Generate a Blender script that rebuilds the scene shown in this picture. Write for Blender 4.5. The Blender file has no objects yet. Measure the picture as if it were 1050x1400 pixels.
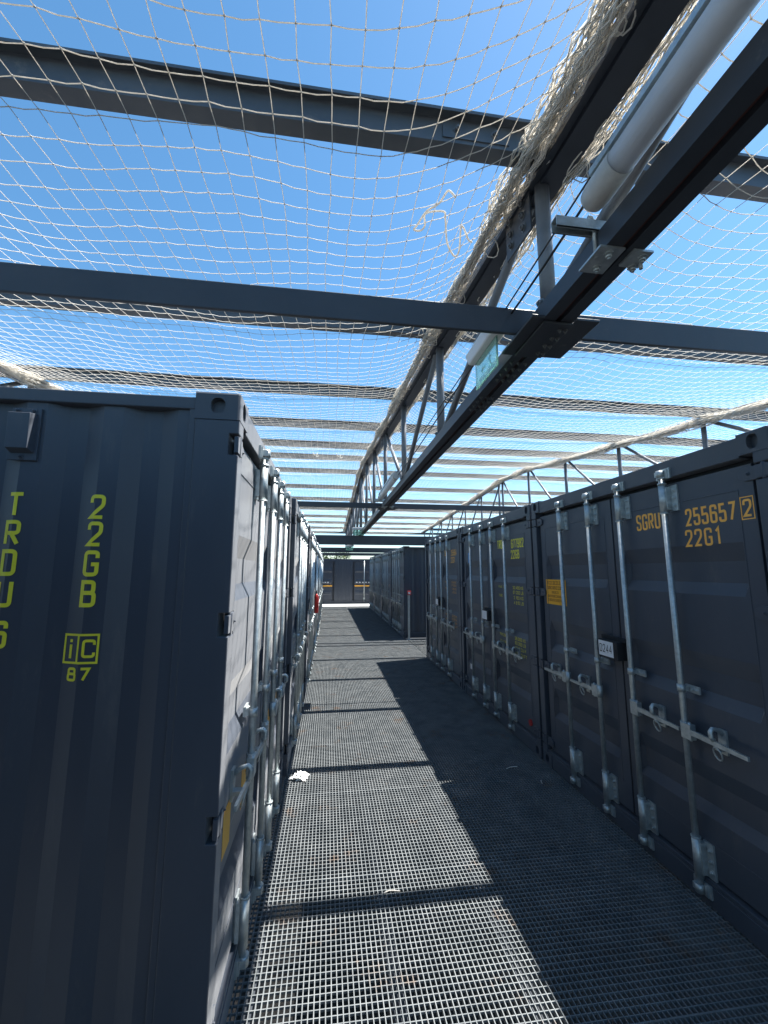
import bpy, bmesh, math, random
from mathutils import Vector, Matrix
random.seed(7)
S = bpy.context.scene
COL = S.collection
PI = math.pi

# ------------------------------------------------------------------ materials
def new_mat(name):
    m = bpy.data.materials.new(name); m.use_nodes = True
    nt = m.node_tree; nt.nodes.clear()
    out = nt.nodes.new('ShaderNodeOutputMaterial')
    b = nt.nodes.new('ShaderNodeBsdfPrincipled')
    nt.links.new(b.outputs[0], out.inputs[0])
    return m, nt, b

def mat(name, c1, c2, rough=(.4, .6), metal=0.0, scale=6.0, bump=0.0, bscale=60.0, stretch=None, spec=.5, dirt=None, sheen=0):
    m, nt, b = new_mat(name)
    N = nt.nodes.new; L = nt.links.new
    tc = N('ShaderNodeTexCoord'); mp = N('ShaderNodeMapping')
    L(tc.outputs['Object'], mp.inputs[0])
    if stretch: mp.inputs['Scale'].default_value = stretch
    n = N('ShaderNodeTexNoise'); n.inputs['Scale'].default_value = scale; n.inputs['Detail'].default_value = 6; n.inputs['Roughness'].default_value = .65
    L(mp.outputs[0], n.inputs['Vector'])
    r = N('ShaderNodeValToRGB'); r.color_ramp.elements[0].position = .35; r.color_ramp.elements[1].position = .68
    r.color_ramp.elements[0].color = (*c1, 1); r.color_ramp.elements[1].color = (*c2, 1)
    L(n.outputs['Fac'], r.inputs[0])
    col = r.outputs[0]
    if dirt:
        n2 = N('ShaderNodeTexNoise'); n2.inputs['Scale'].default_value = dirt[1]; n2.inputs['Detail'].default_value = 9; n2.inputs['Roughness'].default_value = .75
        L(mp.outputs[0], n2.inputs['Vector'])
        r2 = N('ShaderNodeValToRGB'); r2.color_ramp.elements[0].position = dirt[2]; r2.color_ramp.elements[1].position = dirt[2] + .12
        r2.color_ramp.elements[0].color = (0, 0, 0, 1); r2.color_ramp.elements[1].color = (dirt[3],) * 3 + (1,)
        L(n2.outputs['Fac'], r2.inputs[0])
        mx = N('ShaderNodeMix'); mx.data_type = 'RGBA'
        L(r2.outputs[0], mx.inputs[0]); L(col, mx.inputs[6]); mx.inputs[7].default_value = (*dirt[0], 1)
        col = mx.outputs[2]
    L(col, b.inputs['Base Color'])
    mr = N('ShaderNodeMapRange'); mr.inputs[3].default_value = rough[0]; mr.inputs[4].default_value = rough[1]
    L(n.outputs['Fac'], mr.inputs[0]); L(mr.outputs[0], b.inputs['Roughness'])
    b.inputs['Metallic'].default_value = metal
    b.inputs['Specular IOR Level'].default_value = spec
    if sheen:
        b.inputs['Sheen Weight'].default_value = sheen; b.inputs['Sheen Roughness'].default_value = .45; b.inputs['Sheen Tint'].default_value = (.9, .9, .9, 1)
    if bump:
        n3 = N('ShaderNodeTexNoise'); n3.inputs['Scale'].default_value = bscale; n3.inputs['Detail'].default_value = 3
        L(tc.outputs['Object'], n3.inputs['Vector'])
        bp = N('ShaderNodeBump'); bp.inputs['Strength'].default_value = bump; bp.inputs['Distance'].default_value = .01
        L(n3.outputs['Fac'], bp.inputs['Height']); L(bp.outputs[0], b.inputs['Normal'])
    return m

M = {}
M['paint'] = mat('anthracite_paint', (.038, .047, .064), (.049, .059, .078), (.36, .52), 0, 2.2, .10, 5, stretch=(1, 1, .22), dirt=((.12, .115, .11), 9, .58, .30), sheen=.22)
M['paint_dark'] = mat('dark_seal_rubber', (.008, .009, .011), (.016, .017, .02), (.6, .8), 0, 8)
M['steel'] = mat('painted_beam_steel', (.030, .036, .046), (.042, .048, .058), (.36, .5), 0, 3, .05, 30, dirt=((.2, .18, .16), 9, .63, .4))
M['joist'] = mat('pale_joist_steel', (.058, .070, .084), (.080, .093, .108), (.36, .5), 0, 3, .05, 30, dirt=((.24, .21, .18), 9, .6, .45))
M['tube'] = mat('grey_painted_tube', (.12, .135, .15), (.17, .18, .195), (.35, .5), 0, 9, .05, 60)
M['galv'] = mat('galvanised_steel', (.36, .40, .41), (.54, .58, .58), (.32, .52), .65, 28, .08, 90, dirt=((.22, .2, .17), 30, .62, .5))
M['grate'] = mat('galvanised_grating', (.112, .124, .130), (.178, .19, .194), (.6, .8), .0, 5, 0, 90, spec=.12, dirt=((.17, .10, .055), 2.6, .57, .75))
M['cord'] = mat('cream_net_cord', (.82, .78, .70), (.92, .89, .83), (.75, .95), 0, 40, .3, 300, spec=.2)
M['rope'] = mat('pale_rope', (.80, .76, .69), (.88, .85, .79), (.75, .95), 0, 60, .15, 400, spec=.2)
M['yellow'] = mat('lime_yellow_vinyl', (.80, .70, .03), (.86, .76, .05), (.4, .55), 0, 20)
M['orange'] = mat('orange_vinyl', (.90, .42, .06), (.95, .47, .08), (.4, .55), 0, 20)
M['amber'] = mat('amber_sticker', (.80, .38, .015), (.88, .44, .02), (.35, .5), 0, 20)
M['brown'] = mat('brown_print', (.28, .09, .01), (.34, .11, .015), (.45, .6), 0, 30)
M['white'] = mat('white_plastic', (.70, .71, .72), (.80, .80, .80), (.3, .45), 0, 12, dirt=((.45, .43, .4), 14, .6, .5))
M['diff'] = mat('frosted_diffuser', (.52, .53, .55), (.60, .60, .61), (.35, .5), 0, 5, dirt=((.4, .38, .36), 22, .63, .6))
M['black'] = mat('black_print', (.01, .01, .012), (.018, .018, .02), (.4, .6), 0, 20)
M['red'] = mat('red_enamel', (.38, .016, .014), (.48, .024, .02), (.3, .45), 0, 10)
M['blue'] = mat('blue_sticker', (.06, .22, .5), (.08, .28, .56), (.4, .5), 0, 20)
M['green'] = mat('green_pictogram', (.01, .28, .10), (.015, .34, .13), (.3, .4), 0, 20)
M['rust'] = mat('dark_red_primer', (.055, .018, .014), (.08, .026, .02), (.6, .8), 0, 9)
M['bolt'] = mat('zinc_bolt', (.10, .105, .11), (.2, .205, .21), (.3, .5), .6, 60)
M['ground'] = mat('dark_asphalt', (.006, .006, .0065), (.012, .012, .0125), (.85, .98), 0, 1.5, .3, 40)
M['plate'] = mat('pale_end_floor', (.50, .50, .48), (.62, .61, .58), (.5, .7), .1, 4)
M['bark'] = mat('tree_bark', (.06, .045, .03), (.11, .085, .06), (.8, .95), 0, 12, .5, 30)
M['leaf'] = mat('tree_leaves', (.045, .075, .02), (.12, .16, .05), (.5, .7), 0, 1.2)
M['cap'] = mat('aged_grey_plastic', (.40, .39, .37), (.50, .49, .47), (.4, .55), 0, 18, dirt=((.25, .24, .22), 20, .58, .5))
M['paper'] = mat('white_tissue', (.74, .74, .72), (.84, .84, .82), (.8, .95), 0, 20)
for k_ in ('cord', 'rope'):
    nt = M[k_].node_tree; b = [n for n in nt.nodes if n.type == 'BSDF_PRINCIPLED'][0]; o_ = [n for n in nt.nodes if n.type == 'OUTPUT_MATERIAL'][0]
    tr = nt.nodes.new('ShaderNodeBsdfTranslucent'); mx = nt.nodes.new('ShaderNodeMixShader'); mx.inputs[0].default_value = .34
    nt.links.new(b.inputs['Base Color'].links[0].from_socket, tr.inputs['Color'])
    nt.links.new(b.outputs[0], mx.inputs[1]); nt.links.new(tr.outputs[0], mx.inputs[2]); nt.links.new(mx.outputs[0], o_.inputs[0])
m, nt, b = new_mat('green_tinted_acrylic'); M['acrylic'] = m
b.inputs['Base Color'].default_value = (.62, .92, .80, 1); b.inputs['Roughness'].default_value = .08
b.inputs['Transmission Weight'].default_value = .75; b.inputs['IOR'].default_value = 1.45

d_ = [n for n in M['diff'].node_tree.nodes if n.type == 'BSDF_PRINCIPLED'][0]
d_.inputs['Subsurface Weight'].default_value = .8; d_.inputs['Subsurface Radius'].default_value = (1, 1, 1); d_.inputs['Subsurface Scale'].default_value = .08
# ------------------------------------------------------------------ mesh helpers
def box(bm, x0, x1, y0, y1, z0, z1):
    v = [bm.verts.new((x, y, z)) for z in (z0, z1) for y in (y0, y1) for x in (x0, x1)]
    for f in ((0, 2, 3, 1), (4, 5, 7, 6), (0, 1, 5, 4), (2, 6, 7, 3), (0, 4, 6, 2), (1, 3, 7, 5)):
        bm.faces.new([v[i] for i in f])
    return v

def hexa(bm, p):  # 8 arbitrary corners, ordered like box()
    v = [bm.verts.new(q) for q in p]
    for f in ((0, 2, 3, 1), (4, 5, 7, 6), (0, 1, 5, 4), (2, 6, 7, 3), (0, 4, 6, 2), (1, 3, 7, 5)):
        bm.faces.new([v[i] for i in f])
    return v

def tube(bm, pts, r, n=8, cap=True, closed=False):
    pts = [Vector(p) for p in pts]; rings = []
    up = None
    for i, p in enumerate(pts):
        a = pts[i - 1] if (i > 0 or closed) else p
        c = pts[(i + 1) % len(pts)] if (i < len(pts) - 1 or closed) else p
        t = (c - a).normalized()
        if up is None:
            up = Vector((0, 0, 1)) if abs(t.z) < .9 else Vector((1, 0, 0))
        s = t.cross(up).normalized(); up = s.cross(t).normalized()
        rr = r[i] if isinstance(r, (list, tuple)) else r
        rings.append([bm.verts.new(p + s * rr * math.cos(2 * PI * k / n) + up * rr * math.sin(2 * PI * k / n)) for k in range(n)])
    m_ = len(rings)
    for i in range(m_ if closed else m_ - 1):
        A, B = rings[i], rings[(i + 1) % m_]
        for k in range(n):
            f = bm.faces.new((A[k], A[(k + 1) % n], B[(k + 1) % n], B[k])); f.smooth = True
    if cap and not closed:
        bm.faces.new(rings[0][::-1]); bm.faces.new(rings[-1])

def bolt(bm, p, ax, r=.011, h=.009):
    p = Vector(p); ax = Vector(ax)
    tube(bm, [p, p + ax * .003], r * 1.55, 10)
    tube(bm, [p + ax * .003, p + ax * (.003 + h)], r, 6)
    tube(bm, [p + ax * (.003 + h), p + ax * (.009 + h)], r * .5, 8)

def prism(bm, outline, y0, y1, axis='y'):  # outline of (a,b) extruded
    def P(a, b, t):
        return {'y': (a, t, b), 'x': (t, a, b), 'z': (a, b, t)}[axis]
    A = [bm.verts.new(P(a, b, y0)) for a, b in outline]; B = [bm.verts.new(P(a, b, y1)) for a, b in outline]
    n = len(A)
    for i in range(n): bm.faces.new((A[i], A[(i + 1) % n], B[(i + 1) % n], B[i]))
    bm.faces.new(A[::-1]); bm.faces.new(B)

def link(name, me, parent=None):
    o = bpy.data.objects.new(name, me); COL.objects.link(o)
    if parent: o.parent = parent
    return o

def obj(name, bm, m, parent=None, bevel=0, recalc=True, label=None):
    if recalc: bmesh.ops.recalc_face_normals(bm, faces=bm.faces)
    me = bpy.data.meshes.new(name); bm.to_mesh(me); bm.free()
    me.materials.append(m)
    o = link(name, me, parent)
    if bevel:
        md = o.modifiers.new('bevel', 'BEVEL'); md.width = bevel; md.segments = 2; md.limit_method = 'ANGLE'; md.angle_limit = math.radians(50)
    if label: o['label'] = label
    return o

def pyobj(name, verts, faces, m, parent=None, smooth=True):
    me = bpy.data.meshes.new(name); me.from_pydata(verts, [], faces)
    me.materials.append(m)
    if smooth: me.polygons.foreach_set('use_smooth', [True] * len(me.polygons))
    me.update()
    return link(name, me, parent)

def tag(o, label, cat, group=None, kind=None):
    o['label'] = label; o['category'] = cat
    if group: o['group'] = group
    if kind: o['kind'] = kind
    return o

def empty(name, loc, label, cat, group=None, rz=0):
    o = link(name, None); o.location = loc; o.rotation_euler = (0, 0, rz); o.empty_display_size = .2
    return tag(o, label, cat, group)

def struct(o):
    o['kind'] = 'structure'; return o

# stroke lettering: tall rounded stencil-like characters; each stroke = (points, closed, corner radii)
GW = .5
def _g(pts, closed=False, r=.15): return (pts, closed, r)
GLYPH = {
 '0': [_g([(0, 0), (GW, 0), (GW, 1), (0, 1)], True)],
 '1': [_g([(.06, .80), (.26, 1), (.26, 0)], False, 0)],
 '2': [_g([(0, .70), (0, 1), (GW, 1), (GW, .58), (0, .0), (GW, 0)], False, [0, .16, .16, .12, 0, 0])],
 '3': [_g([(0, .75), (0, 1), (GW, 1), (GW, .53), (.14, .53)]), _g([(.3, .53), (GW, .53), (GW, 0), (0, 0), (0, .25)])],
 '4': [_g([(.38, 0), (.38, 1), (0, .28), (.52, .28)], False, 0)],
 '5': [_g([(.47, 1), (.03, 1), (.03, .56), (GW, .60), (GW, 0), (0, 0), (0, .25)], False, [0, 0, 0, .16, .16, .16, 0])],
 '6': [_g([(GW, .76), (GW, 1), (0, 1), (0, 0), (GW, 0), (GW, .57), (0, .57)], False, [0, .16, .16, .16, .16, .14, 0])],
 '7': [_g([(0, 1), (GW, 1), (.16, 0)], False, 0)],
 '8': [_g([(0, 0), (GW, 0), (GW, .54), (0, .54)], True), _g([(.1, .54), (.03, .54), (.03, 1), (.47, 1), (.47, .54), (.4, .54)])],
 '9': [_g([(0, .24), (0, 0), (GW, 0), (GW, 1), (0, 1), (0, .43), (GW, .43)], False, [0, .16, .16, .16, .16, .14, 0])],
 'S': [_g([(GW, .76), (GW, 1), (0, 1), (0, .56), (GW, .44), (GW, 0), (0, 0), (0, .24)])],
 'G': [_g([(GW, .74), (GW, 1), (0, 1), (0, 0), (GW, 0), (GW, .46), (.27, .46)], False, [0, .16, .16, .16, .16, 0, 0])],
 'R': [_g([(0, 0), (0, 1), (GW, 1), (GW, .49), (0, .49)], False, [0, 0, .16, .16, 0]), _g([(.24, .49), (GW, 0)])],
 'U': [_g([(0, 1), (0, 0), (GW, 0), (GW, 1)])],
 'T': [_g([(-.02, 1), (.52, 1)]), _g([(.25, 1), (.25, 0)])],
 'D': [_g([(0, 0), (GW, 0), (GW, 1), (0, 1)], True, [0, .18, .18, 0])],
 'B': [_g([(0, 0), (GW, 0), (GW, .53), (0, .53)], True, [0, .16, .16, 0]), _g([(0, .53), (0, 1), (.46, 1), (.46, .53), (.1, .53)], False, [0, 0, .15, .15, 0])],
 'A': [_g([(0, 0), (.25, 1), (.5, 0)], False, 0), _g([(.1, .3), (.4, .3)])],
 'C': [_g([(GW, .74), (GW, 1), (0, 1), (0, 0), (GW, 0), (GW, .26)])],
 'E': [_g([(GW, 1), (0, 1), (0, 0), (GW, 0)], False, 0), _g([(0, .52), (.42, .52)])],
 'F': [_g([(GW, 1), (0, 1), (0, 0)], False, 0), _g([(0, .52), (.42, .52)])],
 'K': [_g([(0, 0), (0, 1)]), _g([(GW, 1), (.04, .45), (GW, 0)], False, 0)],
 'L': [_g([(0, 1), (0, 0), (GW, 0)], False, 0)],
 'M': [_g([(0, 0), (0, 1), (.27, .4), (.54, 1), (.54, 0)], False, 0)],
 'N': [_g([(0, 0), (0, 1), (GW, 0), (GW, 1)], False, 0)],
 'O': [_g([(0, 0), (GW, 0), (GW, 1), (0, 1)], True)],
 'P': [_g([(0, 0), (0, 1), (GW, 1), (GW, .47), (0, .47)], False, [0, 0, .16, .16, 0])],
 'X': [_g([(0, 0), (GW, 1)]), _g([(0, 1), (GW, 0)])],
 'Y': [_g([(0, 1), (.25, .45), (.5, 1)], False, 0), _g([(.25, .45), (.25, 0)])],
 '.': [_g([(.05, 0), (.05, .14)])], ' ': [],
}
def _fillet(pts, closed, r):
    n = len(pts); R = r if isinstance(r, list) else [r] * n; out = []
    for i, p in enumerate(pts):
        p = Vector(p)
        if R[i] == 0 or (not closed and i in (0, n - 1)): out.append(p); continue
        a = Vector(pts[i - 1]) - p; c = Vector(pts[(i + 1) % n]) - p
        q = min(R[i], a.length * .5, c.length * .5); a = p + a.normalized() * q; c = p + c.normalized() * q
        for k in range(6):
            t = k / 5; out.append(a * (1 - t) ** 2 + p * 2 * t * (1 - t) + c * t * t)
    return out
def text(bm, s, h, a, b, place, xs=1.0, spacing=1.0, bold=.13, width=None, center=False):
    """lettering of cap height h, lower left at (a, b); place(u, v) puts it on a real surface"""
    adv = []; x = 0
    for ch in s:
        adv.append(x); x += (.40 if ch in '. ' else .50 if ch == '1' else .86) * spacing
    total = x - .36; k = (width / (total + bold)) if width else h * xs
    off = a - (width / 2 if center and width else 0) + bold * k / 2
    hh = h - bold * h
    o_ = Vector(place(a, b)); nrm = (Vector(place(a + 1, b)) - o_).cross(Vector(place(a, b + 1)) - o_).normalized()
    count = 0
    for x0, ch in zip(adv, s):
        for si, (pts, closed, r) in enumerate(GLYPH[ch]):
            P = _fillet(pts, closed, r); P = [p for i, p in enumerate(P) if i == 0 or (p - P[i - 1]).length > 1e-5]
            W_ = [Vector((off + (x0 + p.x) * k, b + bold * h / 2 + p.y * hh)) for p in P]
            t = bold * h * .5; n = len(W_); L_, R_ = [], []; count += 1; lift = nrm * (.00025 * (si % 3))
            for i, p in enumerate(W_):
                d0 = (p - W_[i - 1]).normalized() if (i or closed) else None
                d1 = (W_[(i + 1) % n] - p).normalized() if (i < n - 1 or closed) else None
                if d0 is None: d0 = d1
                if d1 is None: d1 = d0
                m_ = d0 + d1
                m_ = m_.normalized() if m_.length > 1e-4 else d0
                nn = Vector((-m_.y, m_.x)); c = max(.45, nn.dot(Vector((-d0.y, d0.x))))
                ext = Vector((0, 0))
                L_.append(bm.verts.new(Vector(place(*(p + nn * t / c))) + lift)); R_.append(bm.verts.new(Vector(place(*(p - nn * t / c))) + lift))
            for i in range(n if closed else n - 1):
                j = (i + 1) % n
                bm.faces.new((L_[i], L_[j], R_[j], R_[i]))

def rect(bm, a0, a1, b0, b1, place):
    V = [bm.verts.new(place(a, b)) for a, b in ((a0, b0), (a1, b0), (a1, b1), (a0, b1))]
    bm.faces.new(V)

def frame_rect(bm, a0, a1, b0, b1, t, place):
    rect(bm, a0, a1, b0, b0 + t, place); rect(bm, a0, a1, b1 - t, b1, place)
    rect(bm, a0, a0 + t, b0 + t, b1 - t, place); rect(bm, a1 - t, a1, b0 + t, b1 - t, place)

# ------------------------------------------------------------------ the container (door end at local x = 0 facing +x)
W, H, LEN = 2.438, 2.591, 6.058
DX = -.03            # door face
LEAF = ((.125, 1.211), (1.227, 2.313))

def corner_casting(sx, sy, sz):
    """one hollow casting; sx,sy,sz = which corner (0/1); holes on the end, side and top faces"""
    bm = bmesh.new()
    ex, ey, ez = .178, .162, .118
    C_ = .010                                              # rounded outer edges
    def face(o, u, v, n, lu, lv, hu, hv):
        o = Vector(o); u = Vector(u); v = Vector(v); n = Vector(n)
        k = 16; out = []; inn = []
        for i in range(k):
            a = 2 * PI * (i + .5) / k; c, s = math.cos(a), math.sin(a)
            q = max(abs(c), abs(s)); out.append(((C_ + lu) / 2 + (lu - C_) / 2 * c / q, (C_ + lv) / 2 + (lv - C_) / 2 * s / q))
            rr = ((abs(c) ** 4 + abs(s) ** 4) ** -.25) * .5 + .5
            inn.append((lu / 2 + hu / 2 * c * rr, lv / 2 + hv / 2 * s * rr))
        O = [bm.verts.new(o + u * a + v * b) for a, b in out]; I = [bm.verts.new(o + u * a + v * b) for a, b in inn]
        D = [bm.verts.new(o + u * a + v * b - n * .032) for a, b in inn]
        for i in range(k):
            j = (i + 1) % k
            bm.faces.new((O[i], O[j], I[j], I[i])); bm.faces.new((I[i], I[j], D[j], D[i]))
        bm.faces.new(D)
        for cu, cv in ((C_, C_), (lu, C_), (lu, lv), (C_, lv)):
            near = sorted(range(k), key=lambda i: (out[i][0] - cu) ** 2 + (out[i][1] - cv) ** 2)[:2]
            bm.faces.new((O[near[0]], bm.verts.new(o + u * cu + v * cv), O[near[1]]))
    X0 = 0 if sx else -LEN; X1 = X0 - ex if sx else X0 + ex
    Y0 = 0 if not sy else W; Y1 = Y0 + ey if not sy else Y0 - ey
    Z0 = 0 if not sz else H; Z1 = Z0 + ez if not sz else Z0 - ez
    nx = 1 if sx else -1; ny = 1 if sy else -1; nz = 1 if sz else -1
    dy = 1 if Y1 > Y0 else -1; dx = 1 if X1 > X0 else -1; dz = 1 if Z1 > Z0 else -1
    face((X0, Y0, Z0), (0, dy, 0), (0, 0, dz), (nx, 0, 0), ey, ez, .060, .078)
    face((X0, Y0, Z0), (dx, 0, 0), (0, 0, dz), (0, ny, 0), ex, ez, .058, .066)
    face((X0, Y0, Z0), (dx, 0, 0), (0, dy, 0), (0, 0, nz), ex, ey, .11, .062)
    for pts in (((X1, Y0, Z0), (X1, Y1, Z0), (X1, Y1, Z1), (X1, Y0, Z1)), ((X0, Y1, Z0), (X1, Y1, Z0), (X1, Y1, Z1), (X0, Y1, Z1)),
                ((X0, Y0, Z1), (X1, Y0, Z1), (X1, Y1, Z1), (X0, Y1, Z1))):
        bm.faces.new([bm.verts.new(p) for p in pts])
    q = C_ * .3
    def strip(A0, A1, A2, B0, B1, B2):
        bm.faces.new([bm.verts.new(p) for p in (A0, A1, B1, B0)]); bm.faces.new([bm.verts.new(p) for p in (A1, A2, B2, B1)])
    for (za, zb) in ((Z0 + C_ * dz, Z1),):
        strip((X0, Y0 + C_ * dy, za), (X0 + q * dx, Y0 + q * dy, za), (X0 + C_ * dx, Y0, za), (X0, Y0 + C_ * dy, zb), (X0 + q * dx, Y0 + q * dy, zb), (X0 + C_ * dx, Y0, zb))
    ya, yb = Y0 + C_ * dy, Y1
    strip((X0, ya, Z0 + C_ * dz), (X0 + q * dx, ya, Z0 + q * dz), (X0 + C_ * dx, ya, Z0), (X0, yb, Z0 + C_ * dz), (X0 + q * dx, yb, Z0 + q * dz), (X0 + C_ * dx, yb, Z0))
    xa, xb = X0 + C_ * dx, X1
    strip((xa, Y0, Z0 + C_ * dz), (xa, Y0 + q * dy, Z0 + q * dz), (xa, Y0 + C_ * dy, Z0), (xb, Y0, Z0 + C_ * dz), (xb, Y0 + q * dy, Z0 + q * dz), (xb, Y0 + C_ * dy, Z0))
    e = C_ * .42; m_ = (X0 + e * dx, Y0 + e * dy, Z0 + e * dz)
    ring = [(X0, Y0 + C_ * dy, Z0 + C_ * dz), (X0 + q * dx, Y0 + q * dy, Z0 + C_ * dz), (X0 + C_ * dx, Y0, Z0 + C_ * dz), (X0 + C_ * dx, Y0 + q * dy, Z0 + q * dz), (X0 + C_ * dx, Y0 + C_ * dy, Z0), (X0 + q * dx, Y0 + C_ * dy, Z0 + q * dz)]
    for i in range(6): bm.faces.new([bm.verts.new(p) for p in (ring[i], ring[(i + 1) % 6], m_)])
    bmesh.ops.remove_doubles(bm, verts=bm.verts, dist=.0004)
    for f in bm.faces: f.smooth = False
    return bm

def corr_prof():
    """corrugated side wall: list of (x, depth) along the length"""
    p = []; x = -.245
    p.append((-.170, 0.0)); p.append((x, 0.0))
    while x > -5.60:
        for dx, d in ((.068, .029), (.070, .029), (.068, 0.0), (.072, 0.0)):
            x -= dx; p.append((x, d))
    p.append((-5.89, 0.0))
    return p
CP = corr_prof()
def corr_depth(x):
    for (a, da), (b_, db) in zip(CP, CP[1:]):
        if b_ <= x <= a: return da + (db - da) * (a - x) / (a - b_) if a != b_ else da
    return 0

def side_wall_bm(side):
    bm = bmesh.new(); zs = (.155, 2.525); R = []
    for x, d in CP:
        y = .016 + d; y = y if side == 0 else W - y
        R.append([bm.verts.new((x, y, z)) for z in zs])
    for a, b_ in zip(R, R[1:]): bm.faces.new((a[0], b_[0], b_[1], a[1]))
    return bm

def frame_bm():
    bm = bmesh.new()
    for y0, y1 in ((0.002, .088), (W - .088, W - .002)):
        zs = [.118]                                              # front posts, notched at the hinges
        for z in (.228, .94, 1.655, 2.371): zs += [z - .044, z + .044]
        zs.append(2.473)
        pr = [(-.175, .118)]
        for q in range(len(zs) - 1): pr += [(-.001 if q % 2 == 0 else -.040, zs[q]), (-.001 if q % 2 == 0 else -.040, zs[q + 1])]
        prism(bm, pr + [(-.175, 2.473)], y0, y1)
        box(bm, -LEN + .001, -LEN + .15, y0, y1, .118, 2.473)  # rear posts
    for y0, y1 in ((.003, .064), (W - .064, W - .003)):
        box(bm, -LEN + .178, -.178, y0, y1, 2.512, 2.564)     # top rails
        box(bm, -LEN + .178, -.178, y0, y1, .012, .158)       # bottom rails
    box(bm, -.105, -.006, .162, W - .162, 2.462, 2.577)       # header
    box(bm, -.115, -.006, .162, W - .162, .006, .118)         # sill
    box(bm, -.115, -.010, .088, W - .088, .119, .146)
    box(bm, -LEN + .004, -LEN + .1, .162, W - .162, 2.473, 2.583)
    box(bm, -LEN + .004, -LEN + .1, .162, W - .162, .006, .14)
    # post flanges beside the corrugated walls
    for y0, y1 in ((.006, .03), (W - .03, W - .006)):
        box(bm, -.200, -.175, y0, y1, .158, 2.525)
    return bm

def seal_bm():
    bm = bmesh.new()
    box(bm, -.105, -.085, .089, W - .089, .147, 2.56)
    box(bm, -.084, -.036, 1.2115, 1.2265, .16, 2.43)
    for y in (.110, W - .125): box(bm, -.084, -.045, y, y + .015, .15, 2.425)
    return bm

def leaf_bm(k):
    y0, y1 = LEAF[k]; bm = bmesh.new()
    us = [y0, y0 + .085, y0 + .115, y1 - .115, y1 - .085, y1]
    zs = [.165]; dep = {.165: 0}
    for a, b_, c, d in ((.48, .54, .66, .76), (1.10, 1.17, 1.29, 1.39), (1.73, 1.80, 1.92, 2.02)):
        for z, q in ((a, 0), (b_, 1), (c, 1), (d, 0)): zs.append(z); dep[z] = q
    zs.append(2.426); dep[2.426] = 0
    G = []
    for z in zs:
        G.append([bm.verts.new((DX - (.034 if (dep[z] and 2 <= i <= 3) else 0), u, z)) for i, u in enumerate(us)])
    for r0, r1 in zip(G, G[1:]):
        for i in range(5): bm.faces.new((r0[i], r0[i + 1], r1[i + 1], r1[i]))
    # rim
    B = [bm.verts.new((DX - .05, y, z)) for y, z in ((y0, .165), (y1, .165), (y1, 2.426), (y0, 2.426))]
    bot, top = G[0], G[-1]; left = [r[0] for r in G]; right = [r[-1] for r in G]
    bm.faces.new([B[0], B[1]] + bot[::-1]); bm.faces.new([B[2], B[3]] + top)
    bm.faces.new([B[3], B[0]] + left); bm.faces.new([B[1], B[2]] + right[::-1])
    # weld beads where the panel is let into the leaf frame
    for z in (2.295, .335): box(bm, DX - .001, DX + .003, y0 + .085, y1 - .085, z, z + .006)
    for y in (y0 + .082, y1 - .088): box(bm, DX - .001, DX + .003, y, y + .006, .341, 2.295)
    return bm

BARS = ((.558, .99), (1.36, 1.78))
BX = DX + .047
def bar_bm(y):
    bm = bmesh.new()
    tube(bm, [(BX, y, .10), (BX, y, 2.50)], .0168, 14)
    for z0, z1, rr in ((.135, .345, .0225), (2.235, 2.42, .0225), (.345, .352, .026), (2.228, 2.235, .026), (2.42, 2.43, .026), (2.455, 2.468, .024)):
        tube(bm, [(BX, y, z0), (BX, y, z1)], rr, 14)
    for z0, z1 in ((.15, .335), (2.245, 2.41)):                # bolted bearing plates
        box(bm, DX - .001, DX + .012, y + .010, y + .072, z0, z1)
        box(bm, DX + .010, BX, y - .012, y + .030, z0 + .01, z1 - .01)
        for f in (.2, .5, .8): bolt(bm, (DX + .012, y + .052, z0 + (z1 - z0) * f), (1, 0, 0), .010, .008)
    # cam ends and keepers
    for z, s in ((2.49, 1), (.085, -1)):
        box(bm, BX - .018, BX + .022, y - .030, y + .018, z - .016, z + .016)
        tube(bm, [(BX + .008, y, z - .022), (BX + .008, y, z + .022)], .023, 10)
        box(bm, -.006, BX - .004, y - .045, y - .028, z - .03, z + .03)
        box(bm, -.006, BX - .004, y + .024, y + .041, z - .03, z + .03)
        box(bm, -.006, .006, y - .055, y + .055, z - .034, z + .034)
    # middle guide
    z = 1.165
    box(bm, DX - .001, DX + .010, y - .008, y + .085, z - .021, z + .021)
    tube(bm, [(BX, y, z - .02), (BX, y, z + .02)], .0235, 12)
    box(bm, DX + .008, BX, y - .012, y + .02, z - .015, z + .015)
    bolt(bm, (DX + .010, y + .045, z), (1, 0, 0), .009, .007); bolt(bm, (DX + .010, y + .070, z), (1, 0, 0), .009, .007)
    return bm

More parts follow.
